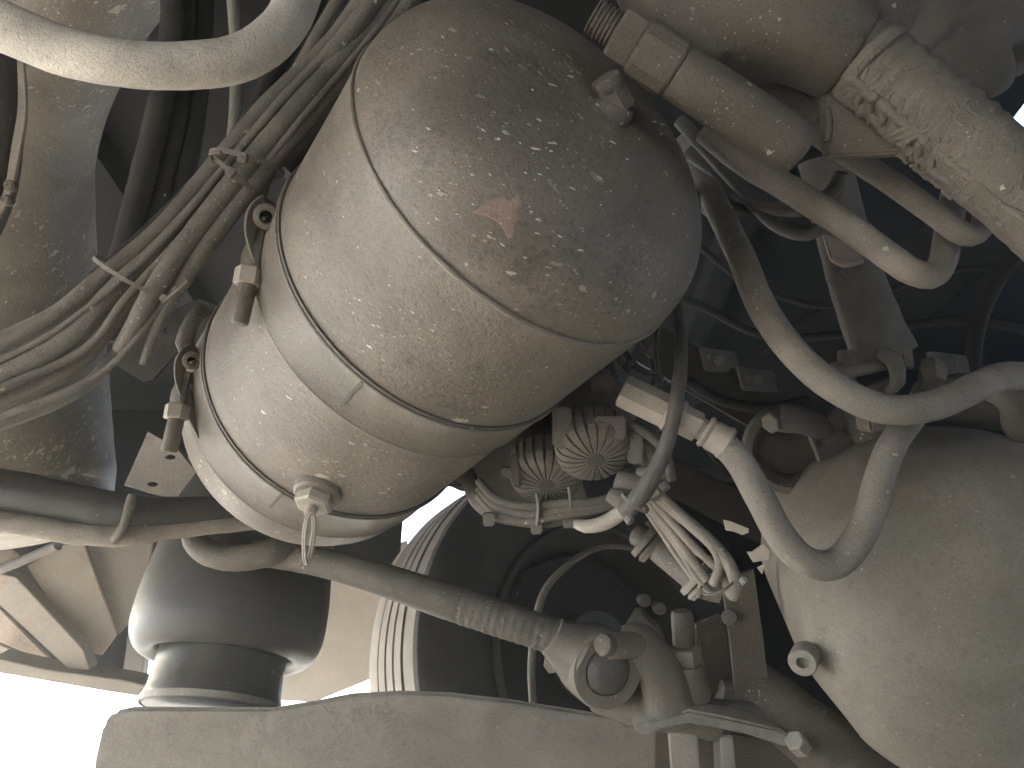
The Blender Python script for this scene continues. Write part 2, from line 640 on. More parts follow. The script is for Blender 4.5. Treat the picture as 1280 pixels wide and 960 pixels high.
# elbow fitting on the dome beside the strut bolt
q = on_dome(768, 140)
ef = MB().lathe(q + CV(-.004, .004, .004), CV(.35, -.75, -.5), [(0, .0155), (.010, .0155), (.013, .0135), (.013, .001)], 24).build('elbow_fitting', M['cast'], tank)
dq = (q - CAMLOC).dot(FWD)
MB().pcyl((776, 138, dq), (755, 96, dq - .012), 20, 6, .18).build('hex_elbow', M['cable'], ef, sharp=20)
MB().pcyl((766, 112, dq - .008), (758, 96, dq - .014), 18, 20, .2).build('elbow_cap', M['cast'], ef)

# ------------------------------------------------------------------ MOUNTING STRAPS
def strap(t0, wd, name_label, pin, hang, dd, k=1.0):
    s = thing('mounting_strap', name_label, 'strap', TC + TA * (t0 + wd / 2), 'clamping straps round the air tank')
    # raised band with lips
    R = TR + .001
    pr = [(t0, R - .001), (t0, R + .0028), (t0 + .0018, R + .0034), (t0 + .004, R + .0022), (t0 + wd - .004, R + .0018), (t0 + wd - .0018, R + .0028), (t0 + wd, R + .0022), (t0 + wd, R - .001)]
    MB().lathe(TC, TA, pr, 128, lump=.0008).build('band', M['strap'], s)
    # rubber liner peeping out
    MB().lathe(TC, TA, [(t0 - .0035, R - .001), (t0 - .0035, R + .0018), (t0 - .0002, R + .0018)], 128).build('liner', M['rubber'], s)
    return s


s1 = strap(.141, .056, 'nearer steel strap round the middle of the dusty tank', None, None, None)
s2 = strap(.347, .060, 'farther steel strap round the tank behind the drain valve', None, None, None)


def lapjoint(parent, a, b_):
    A = on_tank(*a, R=TR + .0036)
    B = on_tank(*b_, R=TR + .0036)
    n = (A - TC - TA * (A - TC).dot(TA)).normalized()
    tg = TA.cross(n)
    MB().box((A + B) / 2, (B - A) / 2, tg * .0011, n * .0009).build('lap_seam', M['rubber'], parent)
    MB().box((A + B) / 2 + tg * .0, (B - A) / 2 * .98, tg * .0016, n * .0004).build('lap_edge', M['strap'], parent)


lapjoint(s1, (453, 477), (425, 507))
lapjoint(s2, (353, 616), (337, 634))


def clamp(parent, sx, sy, d, k):
    """T-bolt clamp at the strap's end; offsets in px from the pin, k = size factor"""
    def Q(x, y, dz=0):
        return (sx + x * k, sy + y * k, d + dz)
    # folded loop of the strap round the pin
    P = [V(*Q(-1, -14, .004)), V(*Q(-13, -3, -.004)), V(*Q(-14, 22, -.004)), V(*Q(0, 60, -.002)), V(*Q(14, 92, .004))]
    P, _ = spline(P, [1] * 5, .003)
    MB().path(P, [.0100 * k] * len(P), 4, flat=.14, flatdir=RIGHT * .9 + UP * -.3 - FWD * .35, sq=True).build('strap_loop', M['strap'], parent, bevel=.0004)
    # pin seen end on: a short tube
    a, b_ = V(*Q(0, 0, -.012)), V(*Q(3, -3, .028))
    axx = (b_ - a)
    MB().lathe(a, axx, [(.012, .0042 * k), (0, .0042 * k), (-.001, .0050 * k), (0, .0085 * k), (.001, .0092 * k), (axx.length, .0092 * k)], 28).build('pin', M['cast'], parent)
    # hanger above the pin
    MB().tube([Q(4, -4, .012), Q(-9, -22, .012), Q(2, -52, .016), Q(16, -62, .03)], [9 * k, 11 * k, 9 * k, 10 * k], 14, flat=.5, lump=.1).build('hanger', M['cable'], parent)
    # trunnion body with oval slot lobe
    MB().tube([Q(-6, 14, .006), Q(-15, 38, .0), Q(-17, 60, -.003)], [9 * k, 15 * k, 15 * k], 16, flat=.55, lump=.06).build('trunnion', M['cast'], parent)
    MB().tube([Q(2, 20, .008), Q(12, 55, .008), Q(14, 72, .006)], [6 * k, 9 * k, 6 * k], 12, flat=.6).build('slot_lobe', M['cast'], parent)
    # hex nut and bolt shank
    MB().pcyl(Q(-17, 54, -.006), Q(-20, 72, -.010), 15 * k, 6, .15).build('clamp_nut', M['fitting'] if k > .9 else M['cast'], parent, sharp=20)
    bb = MB().pcyl(Q(-19, 70, -.010), Q(-29, 112, -.016), 9.5 * k, 18, .25)
    bb.build('bolt_shank', M['cast'], parent)


clamp(s1, 333, 271, .625, 1.2)
clamp(s2, 240, 451, .745, 1.02)

# ------------------------------------------------------------------ PALE HOSE, top left
o = MB().tube([(-60, 10, .43), (10, 36, .43), (80, 64, .43), (160, 80, .43), (240, 82, .44), (305, 70, .45), (350, 38, .46), (372, -5, .48), (380, -50, .5)],
              [30, 31, 30, 28, 28, 28, 27, 27, 27], 32, lump=.035).build('pale_hose', M['palehose'])
tag(o, 'thick pale grey hose curving across the top left corner', 'hose')

# ------------------------------------------------------------------ LEFT HOUSING
hs = thing('side_housing', 'large mud splashed rounded housing filling the left edge', 'housing', V(0, 600, .80))
MB().tube([(150, -160, .92), (58, -40, .95), (4, 80, .99), (-20, 180, 1.03), (-28, 320, 1.08), (-26, 460, 1.10), (-20, 600, 1.10), (-20, 660, 1.08)],
          [130, 128, 122, 122, 132, 142, 146, 140], 64, step=.01, lump=.005).build('shell', M['mudhousing'], hs)
MB().tube([(-50, 20, .55), (-42, 120, .56), (-48, 220, .57), (-62, 300, .58)], [60, 62, 60, 46], 32, lump=.02).build('rubber_pad', M['rubber'], hs)
P, _ = spline([V(*p) for p in ((22, 30, .55), (27, 90, .553), (28, 140, .557), (20, 190, .56), (8, 245, .565), (-20, 300, .57))], [1] * 6, .004)
sg = MB().path(P, [.0030 + .0022 * (1 - abs(2 * i / len(P) - 1)) for i in range(len(P))], 4, flat=.5, sq=True, flatdir=FWD).build('edge_strip', M['hose'], hs, bevel=.0004)
for p in ((13, 232), (9, 250)):
    MB().lathe(V(p[0], p[1], .560), -FWD, [(-.003, .0042), (.002, .0042), (.0034, .0028), (.0036, .0003)], 16).build('rivet', M['cast'], sg)

# ------------------------------------------------------------------ CABLE BUNDLE
grp = 'cables tied in the bundle left of the tank'
bundle = [
    # control points, half widths, label, material
    ([(500, -80, .70), (425, 40, .68), (335, 130, .65), (262, 215, .64), (196, 290, .63), (130, 345, .62), (60, 400, .61), (-40, 452, .60)], 13, 'outer left bundled cable, curving off the left edge highest', 'cable'),
    ([(520, -80, .69), (440, 40, .67), (345, 145, .64), (275, 230, .63), (208, 305, .62), (145, 362, .61), (80, 428, .60), (-40, 492, .59)], 15, 'second bundled cable from the top where it leaves at left', 'cable'),
    ([(540, -80, .71), (455, 40, .69), (352, 160, .66), (276, 250, .65), (206, 330, .63), (150, 392, .62), (85, 462, .61), (-40, 522, .60)], 12, 'bundled cable sagging third down at the left edge', 'cable'),
    ([(550, -80, .72), (470, 30, .70), (372, 160, .67), (296, 250, .66), (222, 345, .65), (172, 410, .63), (95, 490, .62), (-40, 545, .61)], 9, 'lowest thin cable of the bundle, sagging to the left edge', 'cable'),
    ([(560, -80, .70), (460, 40, .68), (372, 135, .635), (300, 220, .62), (236, 300, .61), (190, 366, .60), (166, 412, .605), (150, 438, .61)], [15, 15, 16, 16, 15, 14, 13, 11], 'thick cable with cut blunt end beside the slotted plate', 'cable'),
    ([(580, -80, .70), (480, 40, .68), (392, 140, .64), (318, 228, .625), (258, 308, .615), (212, 375, .61), (190, 425, .61), (179, 456, .61)], [11, 11, 12, 13, 13, 11, 7, 6], 'thinner cable stub ending just right of the blunt cable', 'cable'),
    ([(470, -80, .74), (400, 40, .72), (330, 160, .70), (265, 240, .69), (185, 320, .68), (110, 368, .67), (20, 415, .66), (-40, 440, .65)], 10, 'slack cable running behind the tied bundle', 'cable'),
]
bundle += [
    ([(530, -80, .695), (448, 30, .672), (362, 140, .632), (290, 222, .618), (224, 300, .61), (158, 372, .60), (100, 440, .60), (-40, 500, .58)], 6, 'slim cable lying on top of the bundle from top to left edge', 'cable'),
    ([(510, -80, .69), (432, 40, .665), (350, 130, .63), (276, 215, .62), (212, 292, .61), (140, 360, .60), (60, 420, .595), (-40, 470, .59)], 5, 'slimmest cable lying on the upper bundled cables', 'cable'),
    ([(555, -80, .71), (468, 40, .67), (384, 140, .63), (310, 232, .62), (246, 318, .61), (196, 390, .605), (120, 470, .60), (-40, 536, .59)], 5, 'slim cable following the lower edge of the bundle', 'cable')]
for pts, hw, lb, m in bundle:
    hw = [h * .88 for h in hw] if isinstance(hw, list) else hw * .88
    o = MB().tube(pts, hw, 20, lump=.07).build('bundled_cable', M[m])
    tag(o, lb, 'cable', grp)
# upper right part, dimmer loom hugging the tank
for i, (pts, hw, lb) in enumerate((
        ([(560, -60, .80), (480, 50, .78), (410, 150, .75), (355, 215, .73)], 16, 'dim cable nearest the tank above the zip ties'),
        ([(430, -60, .84), (360, 60, .82), (300, 170, .79), (210, 270, .76), (120, 350, .74)], 12, 'dim cable behind the bundle reaching the lower tie'))):
    tag(MB().tube(pts, hw, 16, lump=.06).build('dim_cable', M['darkcable']), lb, 'cable')

# hanging dark hoses behind
for pts, hw, lb in (
        ([(218, -90, .9), (215, 40, .9), (200, 130, .9), (178, 220, .9), (150, 330, .88), (120, 420, .86)], 15, 'dark hose hanging left of the other hanging hoses'),
        ([(236, -90, .93), (232, 40, .93), (222, 140, .93), (200, 240, .92), (172, 340, .9), (150, 430, .88)], 12, 'dark hose hanging second from the left behind bundle'),
        ([(256, -90, .95), (252, 40, .95), (244, 140, .95), (226, 240, .94), (196, 350, .92)], 13, 'dark hose hanging rightmost of the close hanging group'),
        ([(288, -40, .82), (295, 40, .82), (296, 110, .82), (292, 170, .81), (284, 215, .80)], 8.5, 'thin grey hose dropping straight to the zip ties')):
    tag(MB().tube(pts, hw, 16, lump=.05).build('hanging_hose', M['darkcable'] if hw > 10 else M['cable']), lb, 'hose')

# zip ties
def ziptie(c, half, axis, lb, depth=.03, tilt=0, head=None, tail=None, cat='cable tie'):
    """loop round the bundle: half = vector of half width across the view"""
    c = V(*c)
    h1 = V(*axis[1]) - V(*axis[0])
    h1 = h1 / 2
    mid_ = (V(*axis[1]) + V(*axis[0])) / 2
    dpt = FWD * depth
    P = [mid_ + h1 * math.cos(2 * PI * k / 40) * 1.0 - dpt * math.sin(2 * PI * k / 40) for k in range(40)]
    tdir = h1.normalized().cross(FWD)
    s = thing('cable_tie', lb, cat, mid_, 'zip ties round the cable bundle')
    MB().path(P, [half] * 40, 4, flat=.35, closed=True, sq=True, flatdir=lambda i: (P[i] - mid_)).build('loop', M['cable'], s)
    if head:
        hc = V(*head)
        MB().box(hc, h1.normalized() * half * 1.25, tdir * half * 1.25, FWD * half * .8).build('tie_head', M['cable'], s, bevel=.0006)
        MB().box(hc - FWD * half * .85, h1.normalized() * half * .55, tdir * half * .55, FWD * half * .15).build('head_slot', M['rubber'], s)
    if tail:
        pts, hw = tail
        MB().tube(pts, hw, 6, flat=.5, lump=0).build('tail', M['cast'], s)


ziptie((300, 200, .6), .0030, ((266, 196, .635), (352, 214, .635)), 'upper buckled tie of the pair near the tank clamp', .032, head=(303, 197, .60))
ziptie((300, 200, .6), .0028, ((272, 200, .632), (325, 244, .632)), 'lower buckled tie of the pair near the tank clamp', .030, head=(288, 215, .600), tail=([(268, 202, .61), (262, 192, .60), (276, 190, .595)], 3))
ziptie((160, 350, .6), .0024, ((124, 322, .615), (212, 376, .612)), 'thin tie across the bundle where the cables fan out', .03, head=(205, 373, .592), tail=([(208, 374, .59), (222, 362, .588), (234, 352, .59)], 3.2))

# ------------------------------------------------------------------ PLATES left of the tank
def holed_plate(outline, holes, d, thick, name, mat, parent=None, slope=0.0):
    """outline in px, holes (px,py,rx,ry); the plate is a real slab"""
    cu = bpy.data.curves.new('c', 'CURVE')
    cu.dimensions = '2D'
    cu.fill_mode = 'BOTH'
    cu.extrude = thick / 2
    cu.bevel_depth = min(.0006, thick * .2)
    ox, oy = outline[0]
    k = d / F

    def spl(pts):
        s_ = cu.splines.new('POLY')
        s_.points.add(len(pts) - 1)
        for i, (x, y) in enumerate(pts):
            s_.points[i].co = ((x - ox) * k, (oy - y) * k, 0, 1)
        s_.use_cyclic_u = True
    spl(outline)
    for hx, hy, rx, ry in holes:
        spl([(hx + rx * math.cos(2 * PI * i / 18), hy + ry * math.sin(2 * PI * i / 18)) for i in range(18)])
    co_ = bpy.data.objects.new('c', cu)
    C.objects.link(co_)
    dg = bpy.context.evaluated_depsgraph_get()
    me = bpy.data.meshes.new_from_object(co_.evaluated_get(dg))
    bpy.data.objects.remove(co_)
    o0 = V(ox, oy, d)
    zz = -FWD
    mb = MB()
    mb.add([o0 + RIGHT * q.co.x + UP * q.co.y + zz * q.co.z + FWD * (slope * q.co.y) for q in me.vertices], [tuple(p.vertices) for p in me.polygons])
    bpy.data.meshes.remove(me)
    return mb.build(name, mat, parent, sharp=30)


o = holed_plate([(131, 446), (180, 477), (192, 474), (230, 431), (252, 400), (272, 382), (250, 374), (222, 386), (205, 400), (180, 410)], [(213, 413, 8, 5)], .86, .004, 'slotted_plate', M['darkcable'])
tag(o, 'dark pointed bracket plate behind the two cable stubs', 'bracket')
o = holed_plate([(186, 540), (206, 551), (218, 556), (246, 590), (221, 623), (190, 616), (157, 606)], [(214, 571, 7, 3.6), (192, 605, 7, 3.6)], .98, .005, 'holed_plate', M['strap'])
tag(o, 'dusty plate with two holes below the farther strap', 'bracket')

# ------------------------------------------------------------------ LOWER LEFT CONDUITS
t = thing('wrapped_conduit', 'dusty tape wrapped conduit crossing below the left housing', 'conduit', V(165, 650, .9))
MB().tube([(-60, 608, .86), (20, 618, .87), (90, 632, .88), (160, 644, .89), (240, 644, .92), (330, 640, .96)], [30, 28, 27, 26, 23, 20], 28, lump=.04).build('upper_pipe', M['bellows'], t)
MB().tube([(-60, 646, .84), (20, 655, .85), (90, 666, .86), (150, 670, .87), (230, 662, .9), (330, 652, .94)], [14, 14, 14, 13, 10, 9], 24, lump=.12).build('lower_pipe', M['hose'], t)
MB().tube([(165, 618, .865), (160, 640, .858), (154, 660, .853), (142, 676, .858)], [5, 6, 7, 6], 12, lump=.15).build('tape_ridge', M['cable'], t)
t = thing('elbow_pipe', 'short U shaped elbow below the far end of tank', 'pipe', V(300, 690, 1.0))
MB().tube([(243, 655, 1.02), (244, 676, 1.0), (262, 692, .99), (296, 698, .985), (340, 690, .99), (370, 672, 1.02)], [13, 15, 16, 16, 17, 16], 24, lump=.05).build('pipe', M['cable'], t)

# ------------------------------------------------------------------ AIR SPRING on the beam
AB = V(264, 884, 1.05)
AT = V(300, 735, 1.145)
aax = (AT - AB).normalized()
asp = thing('air_spring', 'rubber air spring bellows standing on the grey beam', 'air spring', AB)
pr = [(-.003, .001), (-.003, .092), (.004, .0955), (.010, .0950), (.020, .0925), (.05, .0905), (.095, .090), (.13, .090)]
MB().lathe(AB, aax, pr, 72).build('piston', M['piston'], asp)
MB().lathe(AB, aax, [(-.004, .094), (-.003, .0975), (.002, .0985), (.006, .0975), (.007, .093)], 72).build('base_ring', M['beam'], asp)
pr = [(.092, .0905), (.078, .0925), (.068, .099), (.063, .107), (.064, .116), (.070, .125), (.081, .1325), (.096, .1375), (.120, .1395), (.16, .1385), (.20, .1345), (.26, .130), (.33, .128), (.40, .126), (.42, .10), (.42, .001)]
pr2, _ = spline([Vector((a, b_, 0)) for a, b_ in pr], [1] * len(pr), .006)
MB().lathe(AB, aax, [(p.x, max(.001, p.y)) for p in pr2], 96).build('bellows', M['bellows'], asp)
MB().lathe(AB, aax, [(.083, .0895), (.078, .0930), (.083, .0955), (.090, .0930)], 72).build('clamp_ring', M['hose'], asp)

# ------------------------------------------------------------------ LOWER LEFT FRAME
fr = thing('lower_side_frame', 'weathered rusty side frame of angled steel in lower left', 'frame', V(100, 850, 1.5))
def fprism(poly, d, th, name, mat, slope=0):
    return MB().prism([(x, y, d + slope * (x - poly[0][0]) / 100) for x, y in poly], th).build(name, M[mat], fr, bevel=.0015)
fprism([(33, 708), (79, 681), (104, 678), (146, 793), (126, 820), (100, 812)], 1.50, .006, 'gusset', 'frame', .03)
fprism([(104, 670), (192, 670), (176, 760), (148, 794)], 1.56, .006, 'panel', 'cast')
fprism([(-10, 716), (20, 722), (104, 812), (112, 838), (84, 836), (-10, 748)], 1.47, .03, 'diagonal_angle', 'frame')
fprism([(-10, 752), (14, 776), (76, 838), (40, 836), (-10, 800)], 1.56, .01, 'inner_panel', 'rusty')
fprism([(-10, 802), (60, 832), (-10, 816)], 1.53, .01, 'rail_piece', 'frame')
fprism([(-10, 822), (60, 838), (150, 850), (186, 858), (182, 872), (130, 864), (-10, 840)], 1.45, .05, 'bottom_rail', 'frame')
fprism([(172, 690), (198, 690), (176, 850), (152, 850)], 1.62, .03, 'post', 'rubber')
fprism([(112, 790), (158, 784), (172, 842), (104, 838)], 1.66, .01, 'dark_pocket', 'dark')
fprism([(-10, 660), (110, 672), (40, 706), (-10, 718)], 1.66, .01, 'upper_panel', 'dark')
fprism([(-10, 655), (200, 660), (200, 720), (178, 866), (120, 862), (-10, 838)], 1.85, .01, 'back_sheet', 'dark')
MB().pcyl((8, 700, 1.44), (8, 700, 1.5), 14, 18, .2).build('pivot_bush', M['rusty'], fr)
MB().tube([(0, 712, 1.43), (30, 700, 1.42), (72, 682, 1.40)], 6, 12, lump=.08).build('link_rod', M['rubber'], fr)
MB().prism([(330, 690, 1.93), (470, 690, 1.93), (508, 676, 1.95), (516, 700, 1.95), (490, 760, 1.95), (470, 846, 1.95), (392, 878, 1.93), (330, 874, 1.93)], .006).build('mud_flap', M['strap']).name
tag(bpy.data.objects['mud_flap'], 'brown dusty splash panel between air spring and tyre', 'splash panel')
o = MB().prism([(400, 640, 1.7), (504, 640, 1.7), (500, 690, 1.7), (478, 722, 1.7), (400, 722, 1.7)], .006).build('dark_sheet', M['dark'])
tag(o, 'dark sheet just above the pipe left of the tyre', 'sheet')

# ------------------------------------------------------------------ SUSPENSION BEAM at the bottom
bp_ = [(112, 1010, .93), (116, 950, .93), (126, 905, .93), (140, 888, .93), (165, 883, .935), (340, 884, .95), (400, 874, .955), (440, 866, .96), (500, 863, .965), (560, 865, .975), (640, 874, .985), (740, 890, 1.0), (815, 900, 1.01), (850, 960, 1.015), (870, 1010, 1.02)]
bm_ = MB().prism(bp_, .12, FWD + UP * -.5)
o = bm_.build('suspension_beam', M['beam'], bevel=.006)
tag(o, 'heavy grey dusty beam along the bottom, carrying the air spring', 'beam')

# ------------------------------------------------------------------ WHEEL
WA = Vector((-.52, .854, 0)).normalized()
WC = V(762, 815, 1.62)
WR = .458
wh = thing('wheel', 'big truck wheel with dusty grooved tread behind the rod', 'wheel', Vector((WC.x, WC.y, WC.z - WR)))
k = WR
side = [(.022, .62 * k), (.010, .66 * k), (.000, .72 * k), (-.004, .80 * k), (.002, .90 * k), (.012, .962 * k), (.022, .985 * k)]
MB().lathe(WC, WA, side, 128).build('sidewall', M['tyre'], wh)
tr = [(.0215, .984 * k), (.028, .993 * k)]
x = .030
lands = [.045, .032, .030, .032, .045]
for i, l in enumerate(lands):
    tr += [(x, k * (.996 if i in (0, 4) else 1)), (x + l, k * (.996 if i in (0, 4) else 1))]
    x += l
    if i < 4:
        tr += [(x + .001, k - .014), (x + .0085, k - .014)]
        x += .0095
tr += [(x + .01, .985 * k), (x + .02, .95 * k), (x + .03, .8 * k), (x + .02, .62 * k)]
MB().lathe(WC, WA, tr, 160).build('tread', M['tread'], wh, sharp=30)
rim = [(.024, .625 * k), (.010, .635 * k), (.004, .625 * k), (.006, .600 * k), (.020, .590 * k), (.05, .57 * k), (.12, .53 * k), (.16, .50 * k), (.17, .30 * k), (.17, .001)]
rr = MB().lathe(WC, WA, rim, 96).build('rim', M['tyre'], wh)
MB().lathe(WC, WA, [(.16, .22 * k), (.03, .20 * k), (.02, .16 * k), (.02, .001)], 48).build('hub', M['rubber'], wh)
MB().lathe(WC, WA, [(.09, .50 * k), (.085, .30 * k), (.09, .22 * k), (.09, .02)], 64).build('brake_drum', M['darkcable'], wh)
# brake chamber knobs inside the wheel
for x, y in ((806, 751), (825, 761)):
    MB().pcyl((x, y, 1.36), (x - 3, y - 2, 1.45), 8, 16, .3).build('pin', M['rubber'], rr)
MB().prism([(775, 800, 1.42), (800, 760, 1.42), (830, 790, 1.42), (838, 830, 1.42), (790, 840, 1.42)], .03).build('caliper', M['rubber'], wh, bevel=.006)
# thin hose drooping round the hub
o = MB().tube([(880, 740, 1.33), (830, 700, 1.32), (772, 683, 1.30), (735, 690, 1.28), (700, 715, 1.26), (678, 745, 1.25), (668, 790, 1.25), (664, 840, 1.25), (668, 900, 1.24)], [3, 3, 3.5, 4, 4.5, 5, 5, 5, 5], 14, lump=.04).build('sensor_cable', M['cable'])
tag(o, 'thin cable looping round the inside of the wheel', 'cable')

# ------------------------------------------------------------------ TORQUE ROD
t = thing('torque_rod', 'long slanted torque rod with ribbed end and round eye', 'rod', V(738, 822, .92))
rod = MB()
P, R = spline([V(*p) for p in ((318, 690, 1.02), (400, 703, 1.0), (470, 722, .985), (560, 752, .965), (640, 778, .95), (712, 802, .935))], [h * .97 / F for h in (17, 18, 20, 22, 22, 21)], .0022)
n = len(P)
R = [r * (1 + (.022 * math.sin(i * 1.25) if i > n * .62 else 0) * min(1, (i - n * .62) / 12 if i > n * .62 else 0)) for i, r in enumerate(R)]
rod.path(P, R, 32, lump=.03)
rod.build('tube', M['cable'], t)
ex = CV(.30, -.08, -1).normalized()
ec = V(738, 824, .955)
er = 47 * .93 / F
ey = MB().lathe(ec, ex, [(0, er * .9), (.004, er), (.05, er), (.055, er * .94), (.055, er * .62), (.051, er * .60), (.051, .001)], 56)
ey.build('eye', M['strap'], t)
MB().lathe(ec, ex, [(.040, er * .58), (.056, er * .58), (.062, er * .46), (.066, er * .3), (.066, .001)], 40).build('bushing', M['rubber'], t)
MB().tube([(690, 795, .93), (705, 805, .93), (722, 815, .93)], [24, 30, 40], 24, lump=.03).build('neck', M['strap'], t)
MB().cyl(V(757, 808, .90), V(800, 806, .925), 17 * .9 / F, 24, .3).build('pin', M['strap'], t)
MB().cyl(V(752, 806, .885), V(762, 807, .895), 14 * .9 / F, 20, .3).build('pin_head', M['cast'], t)
MB().pcyl((688, 832, .93), (700, 824, .95), 12, 6, .2).build('bolt', M['cast'], t, sharp=20)

# bracket that carries the rod
br = thing('axle_bracket', 'cast axle bracket clasping the torque rod pin', 'bracket', V(830, 900, .95))
mb = MB()
mb.tube([(775, 800, .93), (800, 806, .93), (822, 835, .93), (835, 872, .93), (838, 900, .93)], [18, 27, 28, 34, 44], 20, flat=.8)
mb.tube([(740, 872, .97), (790, 885, .96), (840, 890, .95), (900, 905, .95)], [16, 22, 26, 22], 16)
mb.tube([(722, 850, 1.0), (770, 868, .99), (800, 890, .98)], [14, 26, 26], 16)
mb.build('casting', M['strap'], br, remesh=.004, smooth_it=3)
MB().pcyl((852, 762, .96), (856, 812, .955), 14, 20, .5).build('u_bolt_stud', M['cast'], br)
MB().pcyl((855, 808, .95), (858, 832, .95), 20, 6, .15).build('stud_nut', M['strap'], br, sharp=20)
MB().pcyl((857, 830, .948), (862, 875, .945), 22, 20, .2, 27).build('stud_collar', M['strap'], br)
MB().prism([(800, 903, .90), (830, 896, .90), (862, 888, .90), (905, 896, .90), (975, 912, .91), (990, 922, .91), (985, 936, .91), (930, 918, .90), (862, 905, .89), (828, 912, .89), (806, 922, .89), (792, 914, .89)], .035).build('spring_plate', M['beam'], br, bevel=.003)
MB().prism([(838, 915, .93), (872, 912, .93), (878, 1000, .93), (844, 1000, .93)], .02).build('web', M['beam'], br, bevel=.002)
MB().prism([(900, 920, .93), (916, 920, .93), (925, 1000, .93), (905, 1000, .93)], .04).build('web', M['beam'], br, bevel=.002)
MB().prism([(820, 905, 1.0), (1060, 940, 1.0), (1060, 1020, 1.0), (820, 1020, 1.0)], .01).build('back_web', M['cast'], br)
MB().pcyl((992, 925, .89), (1004, 936, .90), 13, 6, .2).build('plate_nut', M['beam'], br, sharp=20)
MB().tube([(868, 880, .97), (910, 890, .96), (960, 893, .95), (1000, 905, .95)], [10, 15, 16, 12], 16, flat=.7).build('leaf_end', M['rubber'], br)
MB().tube([(930, 850, 1.0), (985, 895, .96), (1050, 950, .93), (1110, 1010, .9)], [34, 38, 44, 50], 24, lump=.05).build('flange_casting', M['cast'], br)
MB().tube([(900, 866, .98), (940, 876, .98), (990, 880, .98)], [16, 20, 16], 16).build('lug', M['cable'], br)

pb = thing('upright_plate', 'upright rectangular plate with one bolt left of the big housing', 'bracket', V(940, 875, .97))
MB().prism([(903, 727, .97), (943, 712, .97), (955, 800, .965), (963, 872, .96), (921, 880, .96), (913, 800, .965)], .008).build('plate', M['cast'], pb, bevel=.001)
MB().pcyl((912, 772, .955), (912, 772, .972), 10, 18, .25).build('bolt', M['cable'], pb)
MB().prism([(868, 785, 1.0), (905, 770, 1.0), (918, 862, .99), (884, 872, .99)], .02, ).build('side_block', M['cast'], pb, bevel=.004)

# ------------------------------------------------------------------ RIGHT HOUSING
RC = V(1236, 768, .80)
RA = CV(.10, -.05, 1).normalized()
RR = .192
rh = thing('round_housing', 'huge round grey beige housing filling the lower right', 'housing', RC)
pp = [(-.105 * math.sin(a) if a else 0, RR * math.cos(a) ** .64) for a in [PI / 2 * k / 30 for k in range(30, -1, -1)]]
pp[0] = (-.105, .0005)
MB().lathe(RC, RA, pp + [(.03, RR), (.10, RR * 1.0), (.3, RR * .9)], 128, lump=.004).build('dome', M['housing'], rh)
def on_housing(px, py):
    dd = (V(px, py, 1) - CAMLOC).normalized()
    ax1 = RA.normalized()
    t_ = .5
    while t_ < 1.3:
        q_ = CAMLOC + dd * t_
        s_ = (q_ - RC).dot(ax1)
        r_ = (q_ - RC - ax1 * s_).length
        lim = RR if s_ > 0 else (RR * max(0, 1 - (s_ / .105) ** 2) ** .32 if s_ > -.105 else -1)
        if r_ < lim:
            return q_
        t_ += .0008
    return V(px, py, .78)


pc = on_housing(1004, 827)
pax = (CV(-.5, .05, -.85)).normalized()
MB().lathe(pc, pax, [(-.02, .0150), (.002, .0150), (.0045, .0135), (.0045, .0060), (-.004, .0056), (-.004, .0003)], 32).build('port', M['housing'], rh)

# ------------------------------------------------------------------ STRUT, top right
stt = thing('strut', 'massive muddy strut with ridged tube running off the right edge', 'strut', V(1180, 170, .52))
P, R = spline([V(*p) for p in ((1048, 58, .56), (1084, 84, .555), (1138, 124, .545), (1214, 186, .53), (1288, 252, .52), (1380, 340, .505))],
              [h * .54 / F for h in (50, 53, 54, 52, 50, 48)], .0018)
n = len(P)
R = [r * (1 + (.030 * math.sin(i * .95) if 6 < i < n * .5 else 0)) for i, r in enumerate(R)]
MB().path(P, R, 48, lump=.05).build('tube', M['strut'], stt)
mb = MB()
mb.tube([(800, -120, .60), (862, -20, .585), (930, 22, .57), (1000, 36, .56), (1062, 68, .56)], [78, 84, 74, 66, 60], 32)
mb.tube([(850, 0, .575), (880, 45, .565), (905, 78, .56)], [62, 45, 26], 24)
mb.tube([(1090, 0, .58), (1060, 60, .57)], [60, 55], 24)
mb.build('socket', M['cast'], stt, remesh=.0035, smooth_it=6)
jc = V(1084, 84, .555)
jax = (V(1130, 130, .545) - V(1048, 62, .56)).normalized()
MB().lathe(jc, jax, [(-.006, .026), (-.004, .0325), (.001, .0345), (.005, .0330), (.007, .029)], 56, lump=.003).build('weld_ridge', M['strut'], stt)
rid = MB()
AX0, AX1 = V(1084, 84, .555), V(1288, 252, .52)
axs, us, vs2 = frame(AX1 - AX0)
for j in range(3):
    base_dir = (RIGHT * -.62 - UP * .62 - FWD * (.62 - .5 * j)).normalized()
    base_dir = (base_dir - axs * base_dir.dot(axs)).normalized()
    P = [AX0 + (AX1 - AX0) * (k / 60 * (1.25 - .25 * j)) + base_dir * (.0300 - .002 * k / 60 + .0012 * noise.noise(Vector((k * .5, j * 3, 0)))) + axs.cross(base_dir) * .004 * noise.noise(Vector((k * .13, j * 7, 2))) for k in range(61)]
    rid.path(P, [.0048 * (1 - .5 * k / 60) + .0022 * noise.noise(Vector((k * .6, j, 5))) for k in range(61)], 12, lump=.3)
rid.build('seam_ridge', M['strut'], stt)
